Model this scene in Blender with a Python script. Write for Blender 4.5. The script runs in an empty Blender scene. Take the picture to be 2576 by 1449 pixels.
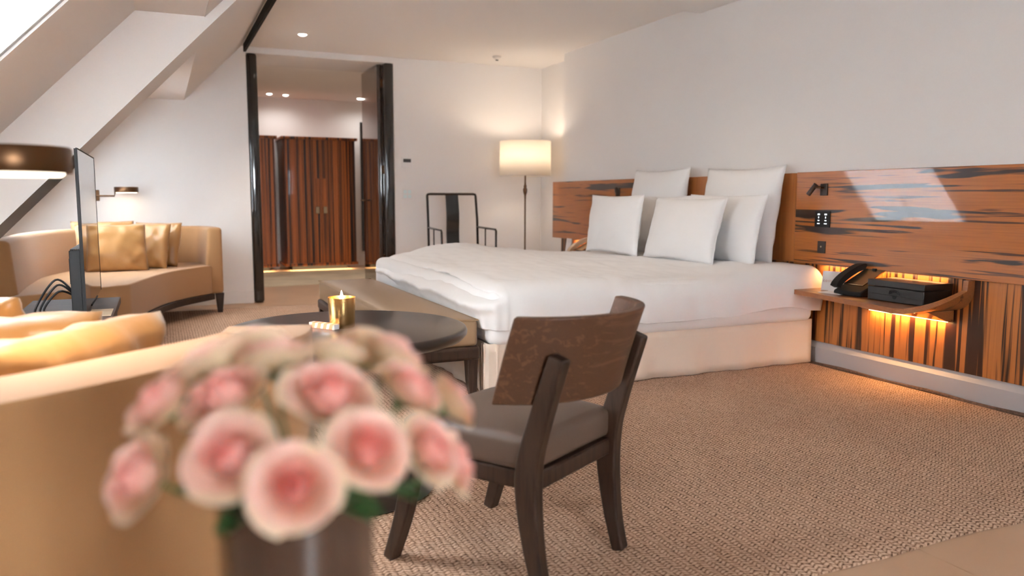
import bpy, bmesh, math, random
from mathutils import Vector, Matrix, noise

random.seed(7)
scn = bpy.context.scene
COL = scn.collection
R = math.radians

# ------------------------------------------------------------------ camera
f_px, yaw, pitch, roll = 1975.04, R(24.0688), R(6.5439), R(0.1304)
cam_d = bpy.data.cameras.new('camera')
cam = bpy.data.objects.new('camera', cam_d); COL.objects.link(cam)
fwd = Vector((math.sin(yaw)*math.cos(pitch), math.cos(yaw)*math.cos(pitch), -math.sin(pitch)))
rgt = Vector((math.cos(yaw), -math.sin(yaw), 0)); upv = rgt.cross(fwd)
r2 = math.cos(roll)*rgt + math.sin(roll)*upv
u2 = -math.sin(roll)*rgt + math.cos(roll)*upv
mw = Matrix((r2, u2, -fwd)).transposed().to_4x4(); mw.translation = (0, 0, 1.05)
cam.matrix_world = mw
cam_d.sensor_fit = 'HORIZONTAL'; cam_d.sensor_width = 36.0
cam_d.lens = f_px/2576*36.0
cam_d.clip_start = 0.05
cam_d.dof.use_dof = True; cam_d.dof.focus_distance = 3.4; cam_d.dof.aperture_fstop = 2.3
scn.camera = cam

# ------------------------------------------------------------------ world, exposure
W = bpy.data.worlds.new('sky'); scn.world = W; W.use_nodes = True
bg = W.node_tree.nodes['Background']
bg.inputs[0].default_value = (0.90, 0.94, 1.0, 1); bg.inputs[1].default_value = 45.0
scn.view_settings.view_transform = 'Standard'; scn.view_settings.look = 'None'
scn.view_settings.gamma = 1.0; scn.view_settings.use_curve_mapping = False
scn.view_settings.exposure = 1.06
scn.cycles.max_bounces = 7; scn.cycles.diffuse_bounces = 4; scn.cycles.glossy_bounces = 3; scn.cycles.transmission_bounces = 5
WARM = (1.0, 0.82, 0.64)
ORANGE = (1.0, 0.52, 0.18)

# ------------------------------------------------------------------ helpers
def lin(r, g, b):
    def c(v):
        v /= 255.0
        return v/12.92 if v <= .04045 else ((v+.055)/1.055)**2.4
    return (c(r), c(g), c(b), 1)

def N(nt, t, **kw):
    n = nt.nodes.new(t)
    for k, v in kw.items():
        if k in n.inputs: n.inputs[k].default_value = v
        else: setattr(n, k, v)
    return n

def mat(name, color, rough=.5, metal=0.0, coat=0.0, coat_rough=.03, spec=.5, bump=None, var=None, sheen=0.0, sss=0.0):
    m = bpy.data.materials.new(name); m.use_nodes = True
    nt = m.node_tree; b = nt.nodes['Principled BSDF']
    b.inputs['Base Color'].default_value = color
    b.inputs['Roughness'].default_value = rough
    b.inputs['Metallic'].default_value = metal
    b.inputs['Coat Weight'].default_value = coat
    b.inputs['Coat Roughness'].default_value = coat_rough
    b.inputs['Specular IOR Level'].default_value = spec
    b.inputs['Sheen Weight'].default_value = sheen
    if sss:
        b.inputs['Subsurface Weight'].default_value = sss
        b.inputs['Subsurface Radius'].default_value = (.01, .005, .004)
    tc = N(nt, 'ShaderNodeTexCoord')
    if bump:
        sc, st, dist = bump
        n = N(nt, 'ShaderNodeTexNoise', Scale=sc, Detail=3.0)
        nt.links.new(tc.outputs['Object'], n.inputs['Vector'])
        bp = N(nt, 'ShaderNodeBump', Strength=st, Distance=dist)
        nt.links.new(n.outputs['Fac'], bp.inputs['Height'])
        nt.links.new(bp.outputs['Normal'], b.inputs['Normal'])
    if var:
        sc, amt = var
        n = N(nt, 'ShaderNodeTexNoise', Scale=sc, Detail=4.0)
        nt.links.new(tc.outputs['Object'], n.inputs['Vector'])
        r = N(nt, 'ShaderNodeValToRGB')
        r.color_ramp.elements[0].position = .3; r.color_ramp.elements[1].position = .7
        r.color_ramp.elements[0].color = tuple(c*(1-amt) for c in color[:3]) + (1,)
        r.color_ramp.elements[1].color = tuple(min(1, c*(1+amt)) for c in color[:3]) + (1,)
        nt.links.new(n.outputs['Fac'], r.inputs['Fac'])
        nt.links.new(r.outputs['Color'], b.inputs['Base Color'])
    return m

def emit(name, color, strength):
    m = bpy.data.materials.new(name); m.use_nodes = True
    nt = m.node_tree; nt.nodes.remove(nt.nodes['Principled BSDF'])
    e = N(nt, 'ShaderNodeEmission', Color=tuple(color[:3])+(1,), Strength=strength)
    nt.links.new(e.outputs[0], nt.nodes['Material Output'].inputs[0])
    return m

def cloth_translucent(name, color, transl=.5, transp=0.0):
    m = bpy.data.materials.new(name); m.use_nodes = True
    nt = m.node_tree; nt.nodes.remove(nt.nodes['Principled BSDF'])
    d = N(nt, 'ShaderNodeBsdfDiffuse', Color=color); t = N(nt, 'ShaderNodeBsdfTranslucent', Color=color)
    mx = N(nt, 'ShaderNodeMixShader', Fac=transl)
    nt.links.new(d.outputs[0], mx.inputs[1]); nt.links.new(t.outputs[0], mx.inputs[2])
    out = mx
    if transp:
        tr = N(nt, 'ShaderNodeBsdfTransparent'); m2 = N(nt, 'ShaderNodeMixShader', Fac=transp)
        nt.links.new(mx.outputs[0], m2.inputs[1]); nt.links.new(tr.outputs[0], m2.inputs[2]); out = m2
    nt.links.new(out.outputs[0], nt.nodes['Material Output'].inputs[0])
    return m

def zebra(name, axis, light, dark, cov=.56, across=11.0, along=.55, rough=.35, coat=0.0, seed=0.0, objvar=False, soft=.06, fine=None, dist=.35):
    """streaked veneer; axis = grain direction in object space"""
    m = bpy.data.materials.new(name); m.use_nodes = True
    nt = m.node_tree; b = nt.nodes['Principled BSDF']; L = nt.links
    b.inputs['Roughness'].default_value = rough
    b.inputs['Coat Weight'].default_value = coat; b.inputs['Coat Roughness'].default_value = .015
    tc = N(nt, 'ShaderNodeTexCoord')
    src = tc.outputs['Object']
    if objvar:
        oi = N(nt, 'ShaderNodeObjectInfo')
        mul = N(nt, 'ShaderNodeMath', operation='MULTIPLY'); mul.inputs[1].default_value = 37.0
        L.new(oi.outputs['Random'], mul.inputs[0])
        ad = N(nt, 'ShaderNodeVectorMath', operation='ADD')
        L.new(src, ad.inputs[0]); L.new(mul.outputs[0], ad.inputs[1]); src = ad.outputs[0]
    def mapped(al, ac):
        mp = N(nt, 'ShaderNodeMapping')
        s = [ac, ac, ac]; s['xyz'.index(axis)] = al
        mp.inputs['Scale'].default_value = s
        mp.inputs['Location'].default_value = (seed, seed*1.7, seed*.6)
        L.new(src, mp.inputs['Vector']); return mp.outputs[0]
    n1 = N(nt, 'ShaderNodeTexNoise', Scale=1.0, Detail=2.5, Roughness=.55, Distortion=dist)
    L.new(mapped(along, across), n1.inputs['Vector'])
    n2 = N(nt, 'ShaderNodeTexNoise', Scale=1.0, Detail=3.0)
    L.new(mapped(along*3.2, across*9), n2.inputs['Vector'])
    r1 = N(nt, 'ShaderNodeValToRGB')
    r1.color_ramp.elements[0].position = cov; r1.color_ramp.elements[0].color = (0, 0, 0, 1)
    r1.color_ramp.elements[1].position = cov+soft; r1.color_ramp.elements[1].color = (1, 1, 1, 1)
    L.new(n1.outputs['Fac'], r1.inputs['Fac'])
    r2_ = N(nt, 'ShaderNodeValToRGB')
    r2_.color_ramp.elements[0].position = .3; r2_.color_ramp.elements[1].position = .75
    r2_.color_ramp.elements[0].color = light
    r2_.color_ramp.elements[1].color = tuple(c*.72 for c in light[:3]) + (1,)
    L.new(n2.outputs['Fac'], r2_.inputs['Fac'])
    fac = r1.outputs['Color']
    if fine:
        n3 = N(nt, 'ShaderNodeTexNoise', Scale=1.0, Detail=2.0, Roughness=.5, Distortion=.2)
        L.new(mapped(along*1.5, across*3.2), n3.inputs['Vector'])
        r3 = N(nt, 'ShaderNodeValToRGB')
        r3.color_ramp.elements[0].position = fine; r3.color_ramp.elements[0].color = (0, 0, 0, 1)
        r3.color_ramp.elements[1].position = fine+.06; r3.color_ramp.elements[1].color = (.85, .85, .85, 1)
        L.new(n3.outputs['Fac'], r3.inputs['Fac'])
        mxx = N(nt, 'ShaderNodeMath', operation='MAXIMUM'); L.new(fac, mxx.inputs[0]); L.new(r3.outputs['Color'], mxx.inputs[1]); fac = mxx.outputs[0]
    mx = N(nt, 'ShaderNodeMixRGB'); mx.inputs['Color2'].default_value = dark
    L.new(fac, mx.inputs['Fac']); L.new(r2_.outputs['Color'], mx.inputs['Color1'])
    L.new(mx.outputs['Color'], b.inputs['Base Color'])
    return m

def setp(o, label=None, cat=None, group=None, kind=None):
    if label: o['label'] = label
    if cat: o['category'] = cat
    if group: o['group'] = group
    if kind: o['kind'] = kind
    return o

def thing(name, label, cat, loc=(0, 0, 0), rotz=0.0, group=None):
    o = bpy.data.objects.new(name, None); COL.objects.link(o)
    o.location = loc; o.rotation_euler = (0, 0, rotz); o.empty_display_size = .05
    return setp(o, label, cat, group)

def link(name, me, m, parent=None, loc=None, rot=None, bevel=0, seg=2, sub=0, smooth=True, ang=35):
    o = bpy.data.objects.new(name, me); COL.objects.link(o)
    if m is not None and not me.materials: me.materials.append(m)
    if parent is not None: o.parent = parent
    if loc is not None: o.location = loc
    if rot is not None: o.rotation_euler = rot
    if smooth:
        me.shade_smooth()
        if ang: me.set_sharp_from_angle(angle=R(ang))
    if bevel:
        md = o.modifiers.new('bevel', 'BEVEL'); md.width = bevel; md.segments = seg; md.limit_method = 'ANGLE'; md.angle_limit = R(40)
        md.harden_normals = False
    if sub:
        md = o.modifiers.new('sub', 'SUBSURF'); md.levels = sub; md.render_levels = sub
    return o

def mesh(name, V, F):
    me = bpy.data.meshes.new(name); me.from_pydata([tuple(v) for v in V], [], F)
    bm = bmesh.new(); bm.from_mesh(me); bmesh.ops.recalc_face_normals(bm, faces=bm.faces); bm.to_mesh(me); bm.free()
    return me

class MB:
    """collects simple solids into one mesh"""
    def __init__(s): s.V = []; s.F = []
    def add(s, V, F):
        o = len(s.V); s.V += [Vector(v) for v in V]; s.F += [[i+o for i in f] for f in F]; return s
    def box(s, lo, hi):
        x0, y0, z0 = lo; x1, y1, z1 = hi
        return s.add([(x0, y0, z0), (x1, y0, z0), (x1, y1, z0), (x0, y1, z0), (x0, y0, z1), (x1, y0, z1), (x1, y1, z1), (x0, y1, z1)],
                     [[0, 3, 2, 1], [4, 5, 6, 7], [0, 1, 5, 4], [1, 2, 6, 5], [2, 3, 7, 6], [3, 0, 4, 7]])
    def prism(s, poly, a0, a1, ax='y'):
        def pt(p, a): return (p[0], a, p[1]) if ax == 'y' else ((a, p[0], p[1]) if ax == 'x' else (p[0], p[1], a))
        n = len(poly)
        V = [pt(p, a0) for p in poly] + [pt(p, a1) for p in poly]
        return s.add(V, [list(range(n))[::-1], list(range(n, 2*n))] + [[i, (i+1) % n, n+(i+1) % n, n+i] for i in range(n)])
    def tube(s, pts, rad, n=10, caps=True):
        pts = [Vector(p) for p in pts]; rr = rad if isinstance(rad, (list, tuple)) else [rad]*len(pts)
        V = []; F = []
        prev = None
        for i, p in enumerate(pts):
            t = (pts[min(i+1, len(pts)-1)] - pts[max(i-1, 0)]).normalized()
            a = Vector((0, 0, 1)) if abs(t.z) < .9 else Vector((1, 0, 0))
            if prev is not None: a = prev
            u = (a - t*a.dot(t)).normalized(); v = t.cross(u); prev = u
            for k in range(n):
                th = 2*math.pi*k/n
                V.append(p + (u*math.cos(th) + v*math.sin(th))*rr[i])
        for i in range(len(pts)-1):
            for k in range(n):
                F.append([i*n+k, i*n+(k+1) % n, (i+1)*n+(k+1) % n, (i+1)*n+k])
        if caps: F += [list(range(n))[::-1], [(len(pts)-1)*n+k for k in range(n)]]
        return s.add(V, F)
    def lathe(s, prof, n=32, c=(0, 0)):
        V = []; F = []
        for r, z in prof:
            for k in range(n):
                th = 2*math.pi*k/n; V.append((c[0]+r*math.cos(th), c[1]+r*math.sin(th), z))
        for i in range(len(prof)-1):
            for k in range(n): F.append([i*n+k, i*n+(k+1) % n, (i+1)*n+(k+1) % n, (i+1)*n+k])
        if prof[0][0] > 1e-5: F.append(list(range(n))[::-1])
        if prof[-1][0] > 1e-5: F.append([(len(prof)-1)*n+k for k in range(n)])
        return s.add(V, F)
    def sweep(s, pts, sec, side):
        """rectangular section (width along side, depth across) along pts"""
        pts = [Vector(p) for p in pts]; side = Vector(side).normalized(); V = []; F = []
        for i, p in enumerate(pts):
            t = (pts[min(i+1, len(pts)-1)] - pts[max(i-1, 0)]).normalized()
            d = t.cross(side).normalized(); w, e = sec[i] if isinstance(sec, list) else sec
            V += [p - side*w/2 - d*e/2, p + side*w/2 - d*e/2, p + side*w/2 + d*e/2, p - side*w/2 + d*e/2]
        n = len(pts)
        for i in range(n-1):
            for k in range(4): F.append([i*4+k, i*4+(k+1) % 4, i*4+4+(k+1) % 4, i*4+4+k])
        F += [[3, 2, 1, 0], [(n-1)*4+k for k in range(4)]]
        return s.add(V, F)
    def build(s, name, m, parent=None, **kw):
        return link(name, mesh(name, s.V, s.F), m, parent, **kw)

def box(name, lo, hi, m, parent=None, **kw): return MB().box(lo, hi).build(name, m, parent, **kw)
def struct(o): o['kind'] = 'structure'; return o

def crom(P, n):
    P = [Vector(p) for p in P]; out = []
    for i in range(len(P)-1):
        a, b, c, d = P[max(i-1, 0)], P[i], P[i+1], P[min(i+2, len(P)-1)]
        for k in range(n):
            t = k/n
            out.append(.5*((2*b) + (c-a)*t + (2*a-5*b+4*c-d)*t*t + (3*b-a-3*c+d)*t**3))
    out.append(P[-1]); return out

def text_mesh(name, s, size, m, parent, loc, rot, thick=.0004):
    cu = bpy.data.curves.new(name, 'FONT'); cu.body = s; cu.size = size; cu.extrude = thick
    cu.align_x = 'LEFT'; cu.align_y = 'CENTER'; cu.space_character = 1.25
    t = bpy.data.objects.new(name, cu); COL.objects.link(t)
    bpy.context.view_layer.update()
    me = bpy.data.meshes.new_from_object(t.evaluated_get(bpy.context.evaluated_depsgraph_get()))
    bpy.data.objects.remove(t)
    me.materials.clear()
    return link(name, me, m, parent, loc=loc, rot=rot, smooth=False)

def light(name, kind, loc, energy, color, parent=None, rot=(0, 0, 0), size=.05, sy=None, spot=None, portal=False, blend=.6, spread=None):
    d = bpy.data.lights.new(name, kind); d.energy = energy; d.color = color
    if kind == 'AREA':
        d.size = size
        if sy: d.shape = 'RECTANGLE'; d.size_y = sy
        else: d.shape = 'DISK'
        if spread: d.spread = spread
        if portal: d.cycles.is_portal = True
    else: d.shadow_soft_size = size
    if kind == 'SPOT': d.spot_size = spot; d.spot_blend = blend
    o = bpy.data.objects.new(name, d); COL.objects.link(o); o.location = loc; o.rotation_euler = rot
    if parent is not None: o.parent = parent
    return o

# ------------------------------------------------------------------ materials
M = {}
M['wall'] = mat('wall_paint', (.82, .785, .76, 1), .85, bump=(220, .05, .001))
M['ceil'] = mat('ceiling_paint', (.89, .86, .83, 1), .9)
M['bboard'] = mat('grey_baseboard', (.44, .41, .40, 1), .5)
M['white'] = mat('white_lacquer', (.80, .77, .75, 1), .45)
M['stone'] = mat('pale_stone', lin(196, 162, 132), .28, var=(3.0, .06))
M['grout'] = mat('grout', lin(150, 125, 100), .8)
M['black'] = mat('black_lacquer', (.012, .009, .008, 1), .12, coat=.6)
M['slot'] = mat('slot_black', (.004, .004, .004, 1), .9)
M['lacq'] = mat('brown_lacquer', (.030, .014, .009, 1), .06, coat=1.0, coat_rough=.01)
M['zeb_h'] = zebra('veneer_horizontal', 'y', lin(170, 98, 40), lin(40, 20, 12), cov=.57, across=17.0, along=.95, fine=.60, rough=.3, coat=1.0, seed=3.0, soft=.035)
M['zeb_v'] = zebra('veneer_vertical', 'z', lin(178, 108, 52), lin(52, 24, 12), cov=.50, across=30.0, along=.7, rough=.3, coat=.25, seed=1.0, soft=.07)
M['zeb_c'] = zebra('veneer_centre', 'z', lin(172, 104, 52), lin(66, 32, 16), cov=.60, across=12.0, along=.9, rough=.35, coat=.2, seed=9.0, soft=.08)
M['zeb_s'] = zebra('veneer_shelf', 'y', lin(150, 92, 52), lin(70, 36, 20), cov=.62, across=14.0, along=.8, rough=.35, coat=.3, seed=5.0)
M['zeb_w'] = zebra('veneer_wardrobe', 'z', lin(186, 102, 38), lin(36, 15, 8), cov=.47, across=42.0, along=.25, rough=.45, coat=.05, objvar=True, soft=.12)
M['wood_dark'] = zebra('dark_oak', 'x', lin(84, 55, 37), lin(98, 67, 48), cov=.55, across=60.0, along=1.6, rough=.5, soft=.10, dist=.8)
M['wood_dark'].node_tree.nodes['Principled BSDF'].inputs['Specular IOR Level'].default_value = .3
M['wood_leg'] = zebra('dark_oak_leg', 'z', lin(58, 39, 28), lin(36, 23, 16), cov=.5, across=60.0, along=6.0, rough=.5, soft=.2)
M['wood_leg'].node_tree.nodes['Principled BSDF'].inputs['Specular IOR Level'].default_value = .3
M['table'] = mat('table_lacquer', lin(46, 34, 29), .3, coat=.35, coat_rough=.15)
M['leather'] = mat('taupe_leather', lin(88, 70, 58), .45, bump=(90, .12, .002))
M['leather_tan'] = mat('tan_leather', lin(150, 122, 92), .42, bump=(60, .08, .002))
M['linen'] = mat('white_cotton', (.86, .83, .81, 1), .8, sheen=.15)
M['pillow'] = mat('pillow_cotton', (.86, .84, .83, 1), .8, sheen=.15)
M['skirt'] = mat('skirt_linen', lin(226, 205, 186), .85, bump=(300, .2, .001))
M['sofa'] = mat('sofa_weave', lin(168, 124, 80), .8, bump=(420, .35, .002), sheen=.2)
M['gold'] = mat('gold_satin', lin(164, 118, 66), .36, bump=(9, .22, .02), sheen=.2)
M['bronze'] = mat('bronze', lin(92, 66, 46), .35, metal=1.0)
M['gun'] = mat('gunmetal', lin(70, 60, 55), .4, metal=.8)
M['brass'] = mat('gold_glass', lin(244, 200, 132), .27, metal=1.0)
M['chrome'] = mat('nickel', lin(190, 170, 140), .25, metal=1.0)
M['wax'] = mat('candle_wax', lin(240, 200, 150), .5, sss=.3)
M['black_pl'] = mat('black_plastic', (.008, .007, .007, 1), .55, spec=.3)
M['black_box'] = mat('black_leatherette', (.016, .012, .010, 1), .35)
M['screen'] = mat('dark_screen', lin(70, 68, 68), .35)
M['tvglass'] = mat('tv_glass', (.006, .006, .008, 1), .03, spec=.8, coat=.6, coat_rough=.01)
M['paper'] = mat('white_paper', (.80, .77, .77, 1), .7)
M['ink'] = mat('pink_ink', lin(196, 150, 140), .7)
M['marks'] = emit('keypad_glow', (.85, .93, 1.0), .8)
M['match'] = mat('matchbox_print', lin(236, 200, 176), .5, var=(60, .35))
M['plinth'] = mat('grey_oak', lin(84, 68, 58), .6, var=(8, .2))
M['hallrug'] = mat('hall_rug', lin(200, 180, 150), .95, var=(2.5, .15), bump=(200, .4, .004))
M['vase'] = mat('dark_bronze_glaze', lin(58, 40, 32), .14, coat=.6)
M['leaf'] = mat('rose_leaf', lin(38, 74, 36), .4, var=(40, .3))
M['stem'] = mat('rose_stem', lin(60, 96, 44), .5)
def petal_mat(name, c, tip):
    m = bpy.data.materials.new(name); m.use_nodes = True; nt = m.node_tree; b = nt.nodes['Principled BSDF']
    tc = N(nt, 'ShaderNodeTexCoord'); sp = N(nt, 'ShaderNodeSeparateXYZ'); nt.links.new(tc.outputs['Object'], sp.inputs[0])
    mr = N(nt, 'ShaderNodeMapRange'); mr.inputs[1].default_value = .006; mr.inputs[2].default_value = .036
    nt.links.new(sp.outputs['Z'], mr.inputs[0])
    r = N(nt, 'ShaderNodeValToRGB'); r.color_ramp.elements[0].color = c; r.color_ramp.elements[1].color = tip
    nt.links.new(mr.outputs[0], r.inputs['Fac']); nt.links.new(r.outputs['Color'], b.inputs['Base Color'])
    b.inputs['Roughness'].default_value = .55
    tl = N(nt, 'ShaderNodeBsdfTranslucent'); nt.links.new(r.outputs['Color'], tl.inputs['Color'])
    mx = N(nt, 'ShaderNodeMixShader', Fac=.45)
    nt.links.new(b.outputs[0], mx.inputs[1]); nt.links.new(tl.outputs[0], mx.inputs[2])
    nt.links.new(mx.outputs[0], nt.nodes['Material Output'].inputs[0])
    return m
M['pet0'] = petal_mat('petal_heart', lin(251, 168, 156), lin(252, 180, 168))
M['pet1'] = petal_mat('petal_inner', lin(253, 200, 184), lin(253, 198, 186))
M['pet2'] = petal_mat('petal_middle', lin(253, 224, 200), lin(254, 214, 202))
M['pet3'] = petal_mat('petal_outer', lin(246, 230, 190), lin(254, 222, 202))
M['shade'] = cloth_translucent('lamp_shade_linen', (.92, .86, .78, 1), .55)
M['sheer'] = cloth_translucent('sheer_white', (.66, .67, .68, 1), .62, .03)
M['blind'] = cloth_translucent('blind_white', (.90, .90, .90, 1), .75, .20)
M['bulb'] = emit('lamp_glow', (1, .88, .72), 14.0)
M['lens'] = emit('downlight_lens', (1, .93, .82), 9.0)
M['disc'] = emit('disc_glow', (1, .82, .62), 1.6)
M['led'] = emit('led_strip', (1, .62, .26), 12.0)
M['flame'] = emit('flame', (1, .80, .52), 16.0)

def glass_mat():
    m = bpy.data.materials.new('window_glass'); m.use_nodes = True; nt = m.node_tree
    nt.nodes.remove(nt.nodes['Principled BSDF'])
    t = N(nt, 'ShaderNodeBsdfTransparent', Color=(.96, .98, .98, 1)); g = N(nt, 'ShaderNodeBsdfGlossy', Roughness=.02)
    fr = N(nt, 'ShaderNodeFresnel', IOR=1.3); mx = N(nt, 'ShaderNodeMixShader')
    nt.links.new(fr.outputs[0], mx.inputs[0]); nt.links.new(t.outputs[0], mx.inputs[1]); nt.links.new(g.outputs[0], mx.inputs[2])
    nt.links.new(mx.outputs[0], nt.nodes['Material Output'].inputs[0]); return m
M['glass'] = glass_mat()

def rug_mat():
    m = bpy.data.materials.new('woven_wool'); m.use_nodes = True; nt = m.node_tree; L = nt.links; b = nt.nodes['Principled BSDF']
    b.inputs['Roughness'].default_value = .95; b.inputs['Specular IOR Level'].default_value = .15
    tc = N(nt, 'ShaderNodeTexCoord')
    nz = N(nt, 'ShaderNodeTexNoise', Scale=26.0, Detail=3.0)
    L.new(tc.outputs['Object'], nz.inputs['Vector'])
    off = N(nt, 'ShaderNodeVectorMath', operation='MULTIPLY_ADD')
    off.inputs[1].default_value = (.018, .018, 0); L.new(nz.outputs['Color'], off.inputs[0]); L.new(tc.outputs['Object'], off.inputs[2])
    sp = N(nt, 'ShaderNodeSeparateXYZ'); L.new(off.outputs[0], sp.inputs[0])
    def ma(op, a, c=None, d=None):
        n = N(nt, 'ShaderNodeMath', operation=op)
        for i, v in enumerate((a, c, d)):
            if v is None: continue
            if isinstance(v, (int, float)): n.inputs[i].default_value = v
            else: L.new(v, n.inputs[i])
        return n.outputs[0]
    u = ma('MULTIPLY', sp.outputs['X'], 1/.0195)
    tri = ma('PINGPONG', u, 1.0)
    v = ma('MULTIPLY', sp.outputs['Y'], 1/.0145)
    ph = ma('ADD', v, ma('MULTIPLY', tri, .75))
    st = ma('ABSOLUTE', ma('SINE', ma('MULTIPLY', ph, math.pi)))
    rib = ma('ABSOLUTE', ma('SINE', ma('MULTIPLY', u, math.pi)))
    h = ma('MULTIPLY', ma('POWER', st, .6), ma('ADD', ma('MULTIPLY', ma('POWER', rib, .5), .65), .35))
    n2 = N(nt, 'ShaderNodeTexNoise', Scale=130.0, Detail=2.0); L.new(tc.outputs['Object'], n2.inputs['Vector'])
    hh = ma('ADD', ma('MULTIPLY', h, .75), ma('MULTIPLY', ma('SUBTRACT', n2.outputs['Fac'], .5), 1.0))
    cr = N(nt, 'ShaderNodeValToRGB'); e = cr.color_ramp.elements
    e[0].position = .06; e[0].color = lin(70, 44, 28); e[1].position = .75; e[1].color = lin(212, 178, 152)
    x = e.new(.38); x.color = lin(172, 136, 110)
    L.new(hh, cr.inputs['Fac'])
    n3 = N(nt, 'ShaderNodeTexNoise', Scale=2.2, Detail=3.0); L.new(tc.outputs['Object'], n3.inputs['Vector'])
    hsv = N(nt, 'ShaderNodeHueSaturation'); L.new(cr.outputs['Color'], hsv.inputs['Color'])
    L.new(ma('ADD', ma('MULTIPLY', n3.outputs['Fac'], .3), .84), hsv.inputs['Value'])
    L.new(hsv.outputs['Color'], b.inputs['Base Color'])
    bp = N(nt, 'ShaderNodeBump', Strength=.8, Distance=.006); L.new(hh, bp.inputs['Height']); L.new(bp.outputs['Normal'], b.inputs['Normal'])
    return m
M['rug'] = rug_mat()
M['rugedge'] = mat('rug_binding', lin(92, 70, 58), .95, bump=(160, .8, .006), var=(90, .4))  # dark colour stands in for shadow on the rolled rug edge

# ------------------------------------------------------------------ room shell
XR, YB, XN, YH = 3.80, 8.17, 4.01, 12.15
MB().box((XR, -2.6, 0), (XR+.21, 7.225, 2.7)).box((XN, 7.225, 0), (XN+.2, YB+.05, 2.7)).build('wall_right', M['wall'], smooth=False)['kind'] = 'structure'
wb = MB().box((-1.7, YB, 0), (.823, YB+.72, 2.7)).box((2.285, YB, 0), (4.3, YB+.72, 2.7)).box((.823, YB, 2.44), (2.285, YB+.72, 2.7))
struct(wb.build('wall_back', M['wall'], smooth=False))
FW = (.30, 1.20, 1.05, 1.95)  # opening for the added fill window behind the camera
struct(MB().box((-1.7, -2.75, 0), (FW[0], -2.6, 2.7)).box((FW[1], -2.75, 0), (4.1, -2.6, 2.7)).box((FW[0], -2.75, 0), (FW[1], -2.6, FW[2])).box((FW[0], -2.75, FW[3]), (FW[1], -2.6, 2.7)).build('wall_front', M['wall'], smooth=False))
# flat ceiling with a small drop, hall ceiling
struct(MB().box((.72, 5.02, 2.5), (4.3, YB+.05, 2.75)).box((.66, -2.7, 2.44), (4.1, 5.02, 2.75)).box((-.6, YB+.70, 2.5), (3.8, YH+.2, 2.75)).build('ceiling', M['ceil'], smooth=False))
struct(MB().box((-.7, YB+.70, 0), (-.5, YH+.2, 2.7)).build('wall_hall_left', M['wall'], smooth=False))
struct(MB().box((3.6, YB+.70, 0), (3.8, YH+.2, 2.7)).build('wall_hall_right', M['wall'], smooth=False))
struct(MB().box((-.6, YH, 0), (3.8, YH+.2, 2.7)).build('wall_hall_back', M['wall'], smooth=False))

# pitched roof side
def So(x): return 1.03*x+2.03
def Si(x): return 1.02*x+1.70
XK = -1.50
wl = MB()
WIN = [(6.30, 7.65), (2.45, 3.33)]
xt, xb = -.22, -1.40
for y0, y1 in ((4.90, 8.20), (-2.7, 4.40)):
    wl.prism([(.25, Si(.25)), (.82, Si(.82)), (.82, 2.85), (.10, 2.15), (.10, 1.96), (.25, 1.96)], y0, y1)
    wl.prism([(-.068, 1.96), (.10, 1.96), (.10, 2.16), (-.068, 2.16)], y0, y1)
    wl.box((XK-.14, y0, 0), (XK, y1, So(XK)+.1))
    ws = sorted([w for w in WIN if y0 < w[0] < y1]); edges = [y0] + [e for w in ws for e in w] + [y1]
    for k in range(0, len(edges), 2):
        wl.prism([(-.06, So(-.06)), (-.06, 2.16), (XK-.14, So(XK-.14)+.16), (XK-.14, So(XK-.14)), (XK, So(XK))], edges[k], edges[k+1])
    for a, b in ws:
        wl.prism([(-.06, So(-.06)), (-.06, 2.16), (xt, So(xt)+.16), (xt, So(xt))], a, b)
        wl.prism([(xb, So(xb)), (xb, So(xb)+.16), (XK-.14, So(XK-.14)+.16), (XK-.14, So(XK-.14)), (XK, So(XK))], a, b)
struct(wl.build('wall_left', M['wall'], smooth=False))
# boxed rafter between the two roof recesses
bx = lambda x: 1.035*x+1.635
struct(MB().prism([(.86, 2.56), (.86, bx(.86)), (-1.53, bx(-1.53)), (-1.56, .04), (-1.56, .62), (-.05, 2.2)], 4.387, 4.905).build('trim_1', M['wall'], smooth=False))
# baseboards
struct(MB().prism([(XR, 0), (XR-.030, 0), (XR-.030, .112), (XR-.026, .118), (XR-.008, .148), (XR, .148)], -2.6, 7.22).build('baseboard_right', M['bboard'], smooth=False))
struct(MB().box((-1.48, YB-.02, 0), (.823, YB, .13)).box((2.30, YB-.02, 0), (XN, YB, .13)).build('baseboard_back', M['white'], bevel=.004, smooth=False))
struct(MB().box((2.62, YH-.02, 0), (3.6, YH, .16)).build('baseboard_hall', M['white'], bevel=.004, smooth=False))
# door jambs and leaf
struct(MB().box((.823, YB-.015, 0), (.925, YB+.10, 2.44)).build('trim_2', M['black'], bevel=.03, seg=4, ang=0))
struct(MB().box((2.185, YB-.015, 0), (2.285, YB+.10, 2.44)).build('trim_3', M['black'], bevel=.025, seg=4, ang=0))
dl = struct(box('door_1', (2.135, YB+.10, .01), (2.185, YB+.78, 2.43), M['lacq'], bevel=.004)); dl['label'] = 'open glossy dark brown door leaf at the right of the hall opening'
MB().tube([(2.135, YB+.70, 1.02), (2.09, YB+.70, 1.02), (2.09, YB+.60, 1.02)], .009).build('handle', M['bronze'], dl)
for z in (.35, 1.3, 2.2): box('hinge', (2.17, YB+.085, z), (2.19, YB+.105, z+.09), M['bronze'], dl)
# black slot diffuser
struct(box('trim_4', (.793, -2.4, 2.428), (.815, 8.06, 2.51), M['slot'], smooth=False))

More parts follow.
